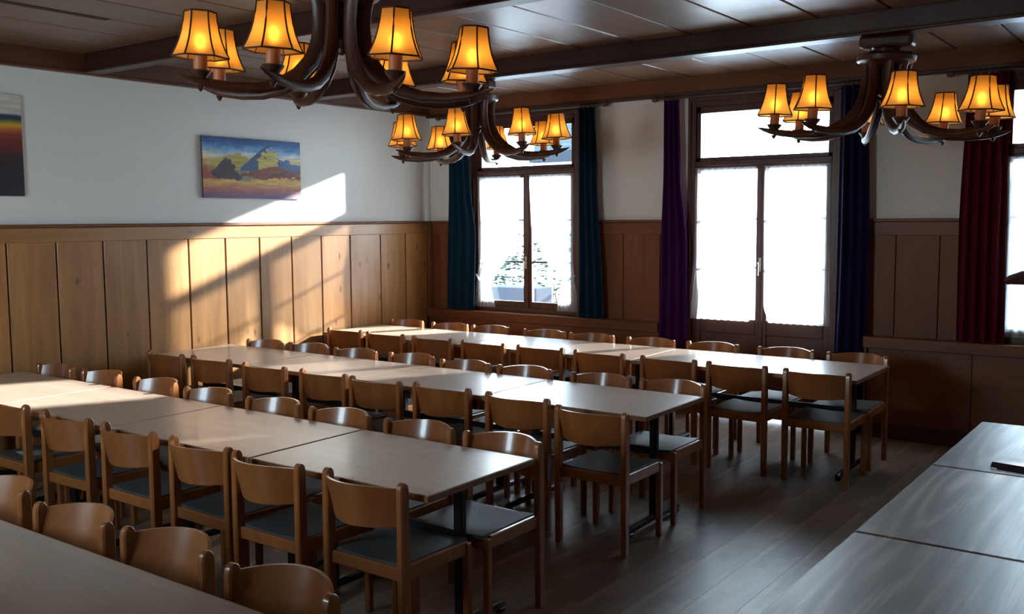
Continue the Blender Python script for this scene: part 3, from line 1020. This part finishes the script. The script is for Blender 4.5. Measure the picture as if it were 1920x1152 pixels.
for i, (loc, ph, tilt, top, lab) in enumerate((
        ((-3.600, 3.488, 2.643), 21.06, 0.052, 0.585, 'eight-arm carved wooden chandelier hanging nearest the camera, cut by the picture top'),
        ((-5.247, 6.692, 2.562), 23.9, -0.027, 0.519, 'eight-arm carved wooden chandelier in front of the left window'),
        ((-1.854, 6.692, 2.556), 24.4, 0.041, 0.525, 'eight-arm carved wooden chandelier between the glazed door and red curtain'))):
    o = chandelier_master(top)
    o.location = loc
    o.rotation_euler = (Matrix.Rotation(tilt, 3, 'Y') @ Matrix.Rotation(math.radians(ph), 3, 'Z')).to_euler()
    tag(o, lab, 'chandelier', 'carved chandeliers')
    for c in o.children:
        if c.name.startswith('ceiling_block'):
            c.rotation_euler = (0, 0, -math.radians(ph))

# ================================================================== PAINTINGS
def srgb(c):
    return [((v / 255) / 12.92 if v / 255 <= 0.04045 else ((v / 255 + 0.055) / 1.055) ** 2.4) for v in c]
def mixc(a, b, t):
    t = max(0, min(1, t))
    return [p + (q - p) * t for p, q in zip(a, b)]
def vnoise(x, y, s=0):
    def h(i, j):
        v = math.sin(i * 127.1 + j * 311.7 + s * 17.3) * 43758.5453
        return v - math.floor(v)
    i, j = math.floor(x), math.floor(y)
    fx, fy = x - i, y - j
    fx, fy = fx * fx * (3 - 2 * fx), fy * fy * (3 - 2 * fy)
    return (h(i, j) * (1 - fx) + h(i + 1, j) * fx) * (1 - fy) + (h(i, j + 1) * (1 - fx) + h(i + 1, j + 1) * fx) * fy
def grad(stops, v):
    for (a, ca), (b, cb) in zip(stops, stops[1:]):
        if v <= b:
            return mixc(ca, cb, (v - a) / (b - a))
    return stops[-1][1]
def tri(u, pts):
    for (a, va), (b, vb) in zip(pts, pts[1:]):
        if a <= u <= b:
            return va + (vb - va) * (u - a) / (b - a)
    return -1
def alps(u, v):
    w = 0.05 * (vnoise(u * 14, v * 14) - 0.5) + 0.04 * (vnoise(u * 38, v * 24, 2) - 0.5)
    uu, vv = u + w, v + w
    c = grad([(0, (92, 78, 112)), (0.07, (116, 84, 112)), (0.13, (150, 92, 88)), (0.20, (178, 122, 86)), (0.26, (196, 158, 88)), (0.32, (198, 160, 84)),
              (0.38, (150, 84, 56)), (0.5, (150, 112, 74)), (0.62, (190, 172, 100)), (0.72, (196, 200, 206)), (0.82, (88, 140, 188)), (0.92, (34, 84, 146)), (1, (24, 62, 118))], vv)
    if 0.30 < vv < 0.66 and 0.30 < uu < 0.50: c = mixc(c, (112, 128, 118), 0.85)            # hazy valley
    e = tri(uu, [(0.12, 0.62), (0.25, 0.72), (0.34, 0.75), (0.45, 0.64)])
    if 0.50 < vv < e: c = (168, 156, 84)
    e = tri(uu, [(0.40, 0.55), (0.50, 0.72), (0.58, 0.83), (0.645, 0.93), (0.70, 0.82), (0.78, 0.70), (0.90, 0.62), (1.0, 0.56)])
    if 0.45 < vv < e:                                                                       # main peak
        n = vnoise(uu * 18, vv * 12, 5)
        c = (186, 172, 88) if uu > 0.60 - 0.25 * (0.74 - vv) + 0.10 * (n - 0.5) and uu < 0.75 and vv < 0.79 else (52, 78, 118)
        if uu > 0.76: c = (70, 100, 146)
        if vv > 0.80 and n > 0.6: c = (150, 166, 186)
    e = tri(uu, [(0.36, 0.40), (0.52, 0.48), (0.66, 0.545), (0.76, 0.55), (0.86, 0.50), (1.0, 0.46)])
    if 0.34 < vv < e:                                                                       # red brown foothills
        n = vnoise(uu * 12, vv * 22, 9)
        c = (118, 62, 52) if n < 0.6 else (84, 44, 46)
        if n > 0.86: c = (190, 156, 96)
    e = tri(uu, [(0.0, 0.50), (0.08, 0.46), (0.20, 0.36), (0.26, 0.30)])
    if 0.30 < vv < e: c = (150, 70, 58)
    e = tri(uu, [(0.10, 0.45), (0.17, 0.58), (0.21, 0.665), (0.27, 0.62), (0.32, 0.52), (0.36, 0.30)])
    if 0.30 + 0.18 * (0.3 - uu) < vv < e: c = mixc((74, 54, 58), (50, 40, 52), vnoise(uu * 20, vv * 10, 3))
    k = 0.86 + 0.28 * vnoise(u * 9, v * 60, 4)
    return [x * k for x in c]
def dusk(u, v):
    w = 0.02 * (vnoise(u * 6, v * 10) - 0.5) + 0.01 * (vnoise(u * 30, v * 30) - 0.5)
    c = grad([(0, (26, 28, 46)), (0.2, (24, 20, 34)), (0.38, (40, 18, 26)), (0.48, (104, 26, 30)), (0.60, (128, 42, 26)), (0.66, (196, 110, 34)),
              (0.72, (206, 168, 44)), (0.755, (60, 84, 52)), (0.775, (22, 36, 64)), (0.80, (34, 52, 96)), (0.815, (196, 196, 190)), (1, (208, 200, 186))], v + w)
    k = 0.9 + 0.2 * vnoise(u * 7, v * 50, 6)
    return [x * k for x in c]
def painting(name, label, y0, y1, z0, z1, fn, nu, nv):
    t = thing(name, label, 'painting', (XL, (y0 + y1) / 2, (z0 + z1) / 2))
    bm = bmesh.new()
    H, Wd = z1 - z0, y1 - y0
    add_box(bm, (0.013, 0, 0), (0.024, Wd, H), 0.003)
    obj('stretched_canvas', bm, MT['canvas'], t)
    vs = [(0.0262, -Wd / 2 + Wd * i / nu, -H / 2 + H * j / nv) for j in range(nv + 1) for i in range(nu + 1)]
    fs = [(j * (nu + 1) + i, j * (nu + 1) + i + 1, (j + 1) * (nu + 1) + i + 1, (j + 1) * (nu + 1) + i) for j in range(nv) for i in range(nu)]
    me = bpy.data.meshes.new('painted_face')
    me.from_pydata(vs, [], fs)
    a = me.color_attributes.new('paint', 'FLOAT_COLOR', 'POINT')
    k = 0
    for j in range(nv + 1):
        for i in range(nu + 1):
            a.data[k].color = (*srgb(fn(i / nu, j / nv)), 1)
            k += 1
    me.materials.append(MT['paint'])
    place('painted_face', me, t)
painting('painting', 'landscape painting of a snowy mountain over brown foothills', 5.465, 6.613, 2.107, 2.665, alps, 150, 80)
painting('painting', 'dark red and yellow abstract painting cut by the left picture edge', 2.60, 3.843, 2.097, 2.859, dusk, 60, 90)

# ================================================================== LEAFLET, COAT STAND
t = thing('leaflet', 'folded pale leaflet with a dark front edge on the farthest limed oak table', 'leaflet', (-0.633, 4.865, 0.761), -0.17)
bm = bmesh.new()
a = [bm.verts.new(p) for p in ((-0.15, -0.105, 0.022), (0.15, -0.105, 0.022), (0.15, 0.115, 0.002), (-0.15, 0.115, 0.002))]
bm.faces.new(a)
r = bmesh.ops.extrude_face_region(bm, geom=bm.faces[:])
for v in [g for g in r['geom'] if isinstance(g, bmesh.types.BMVert)]: v.co.z -= 0.0012
obj('cover', bm, MT['paper'], t)
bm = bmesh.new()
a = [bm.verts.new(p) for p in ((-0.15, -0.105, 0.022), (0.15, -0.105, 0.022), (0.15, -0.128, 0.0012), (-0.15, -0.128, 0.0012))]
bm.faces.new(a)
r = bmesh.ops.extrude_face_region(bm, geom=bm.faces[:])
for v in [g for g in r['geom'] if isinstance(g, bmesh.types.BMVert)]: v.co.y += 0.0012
obj('front_flap', bm, MT['print'], t)  # dark colour stands for shade below the fold

t = thing('coat_stand', 'dark brown bentwood coat stand with curved hooks before the right edge window', 'coat stand', (-0.66, 6.45, 0))
bm = bmesh.new(); add_lathe(bm, [(0.028, 0.02), (0.026, 0.6), (0.022, 1.2), (0.020, 1.72), (0.030, 1.76), (0.012, 1.80)], 12)
obj('pole', bm, MT['frame'], t, smooth=True)
bm = bmesh.new(); add_tube(bm, [(0.02, 0, 1.40), (0.10, 0, 1.48), (0.20, 0, 1.545), (0.29, 0, 1.545), (0.355, 0, 1.515), (0.385, 0, 1.500)], [0.016, 0.020, 0.024, 0.026, 0.026, 0.012], 8)
hk = mesh('hook_arm', bm, MT['frame'], True)
bm = bmesh.new(); add_tube(bm, [(0.02, 0, 1.30), (0.12, 0, 1.42), (0.22, 0, 1.498), (0.30, 0, 1.508), (0.375, 0, 1.500)], [0.012, 0.014, 0.018, 0.022, 0.014], 8)
hk2 = mesh('hook_brace', bm, MT['frame'], True)
bm = bmesh.new(); add_tube(bm, [(0.02, 0, 0.45), (0.10, 0, 0.30), (0.20, 0, 0.12), (0.29, 0, 0.02)], 0.017, 8)
lg = mesh('leg', bm, MT['frame'], True)
for k in range(4):
    a = PI + k * PI / 2
    h = place('hook_arm', hk, t, (0, 0, 0), (0, 0, a))
    place('hook_brace', hk2, h)
    place('leg', lg, t, (0, 0, 0), (0, 0, a + PI / 4))

# ================================================================== OUTSIDE
g = box_obj('terrace', (-30, 20, YW + 0.3, 40, -0.3, -0.12), MT['snow'])
tag(g, 'pale sunlit terrace outside the windows', 'ground', kind='structure')
t = thing('railing', 'white railing outside the left window', 'railing', (-8.2, 11.8, -0.12))
for z in (1.21, 0.70):
    box_obj('rail', (-2.0, 2.6, -0.025, 0.025, z - 0.025, z + 0.025), MT['whitepaint'], t, 0.004)
for i in range(5):
    box_obj('post', (-2.0 + i * 1.12, -1.95 + i * 1.12, -0.025, 0.025, 0, 1.2), MT['whitepaint'], t)
t = thing('planter_bench', 'grey slab bench outside the left window', 'bench', (-7.85, 10.9, -0.12))
box_obj('slab', (-0.55, 0.42, -0.2, 0.2, 0.84, 1.08), MT['greypanel'], t, 0.01)
for s in (-0.45, 0.32):
    box_obj('leg', (s - 0.04, s + 0.04, -0.15, 0.15, 0, 0.84), MT['greypanel'], t)
t = thing('hedge', 'green hedge behind the white railing outside the left window', 'hedge', (-9.3, 13.2, -0.12))
vs, fs = [], []
rnd = random.Random(3)
for i in range(5200):
    x = rnd.uniform(-2.2, 2.4); hmax = 1.55 + 0.35 * math.sin(x * 2.1 + 0.5) + 0.12 * math.sin(x * 7)
    z = hmax * math.sqrt(rnd.random()); y = rnd.uniform(-0.55, 0.55)
    s = rnd.uniform(0.025, 0.055)
    q = Matrix.Rotation(rnd.uniform(0, 6.28), 3, 'Z') @ Matrix.Rotation(rnd.uniform(-1.2, 1.2), 3, 'X')
    b = len(vs)
    for p in ((-s, 0, 0), (0, -s * .5, 0.005), (s * 1.2, 0, 0), (0, s * .5, 0.005)):
        vs.append(tuple(Vector((x, y, z)) + q @ Vector(p)))
    fs.append((b, b + 1, b + 2, b + 3))
me = bpy.data.meshes.new('foliage'); me.from_pydata(vs, [], fs); me.materials.append(MT['leaf'])
o = place('foliage', me, t); o['kind'] = 'stuff'
bm = bmesh.new()
for i in range(9):
    x = -2.0 + i * 0.5
    add_tube(bm, [(x, 0, 0), (x + 0.05, 0.05, 0.5), (x - 0.05, 0, 1.1)], [0.03, 0.02, 0.008], 6)
obj('stems', bm, MT['bark'], t)['kind'] = 'stuff'

t = thing('house', 'house with blue-grey horizontal board siding beyond the left window', 'house', (-11.2, 19.5, -0.12))
box_obj('house_wall', (-2.35, 1.25, 0.1, 4, 0, 6.4), MT['whitepaint'], t)
for k in range(16):
    box_obj('siding_board', (-2.4, 1.3, 0.03, 0.10, 3.62 + k * 0.17, 3.775 + k * 0.17), MT['siding'], t, 0.006)
box_obj('fascia', (-2.45, 1.35, -0.12, 0.1, 3.36, 3.60), MT['fascia'], t, 0.01)
bm = bmesh.new()
v = [bm.verts.new(p) for p in ((-2.7, -0.5, 6.35), (1.55, -0.5, 6.35), (1.55, 2.05, 7.6), (-2.7, 2.05, 7.6), (1.55, 4.5, 6.35), (-2.7, 4.5, 6.35))]
bm.faces.new((v[0], v[1], v[2], v[3])); bm.faces.new((v[3], v[2], v[4], v[5])); bm.faces.new((v[0], v[3], v[5])); bm.faces.new((v[1], v[4], v[2])); bm.faces.new((v[0], v[5], v[4], v[1]))
obj('roof', bm, MT['fascia'], t)

t = thing('spruce_tree', 'dark spruce tree outside beyond the right edge window', 'tree', (2.3, 14.2, -0.12))
bm = bmesh.new(); add_lathe(bm, [(0.16, 0), (0.12, 2), (0.05, 6.5), (0.01, 7.6)], 8)
obj('trunk', bm, MT['bark'], t, smooth=True)
vs, fs = [], []
for lv in range(26):
    z = 1.0 + lv * 0.255
    rr = 1.75 * (1 - (z - 0.6) / 7.4) + 0.1
    nb = 15
    for k in range(nb):
        a = 2 * PI * (k + 0.5 * (lv % 2)) / nb + rnd.uniform(-.1, .1)
        r2 = rr * rnd.uniform(0.8, 1.1)
        c, s = math.cos(a), math.sin(a)
        wd = 0.22
        b = len(vs)
        vs += [(0.05 * c, 0.05 * s, z + 0.1), (0.6 * r2 * c - wd * s, 0.6 * r2 * s + wd * c, z - 0.10), (r2 * c, r2 * s, z - 0.30), (0.6 * r2 * c + wd * s, 0.6 * r2 * s - wd * c, z - 0.10), (0.55 * r2 * c, 0.55 * r2 * s, z - 0.28)]
        fs += [(b, b + 1, b + 2, b + 3), (b, b + 4, b + 2, b + 1), (b, b + 3, b + 2, b + 4)]
me = bpy.data.meshes.new('branches'); me.from_pydata(vs, [], fs); me.materials.append(MT['needle'])
place('branches', me, t)['kind'] = 'stuff'

t2 = copy_tree(t)  # unseen copy, added to keep sun out of the added window
t2.location = (5.6, 14.6, -0.12)
t2.scale = (1.25, 1.25, 1.15)
tag(t2, 'second, wider unseen spruce added to block sun further right')
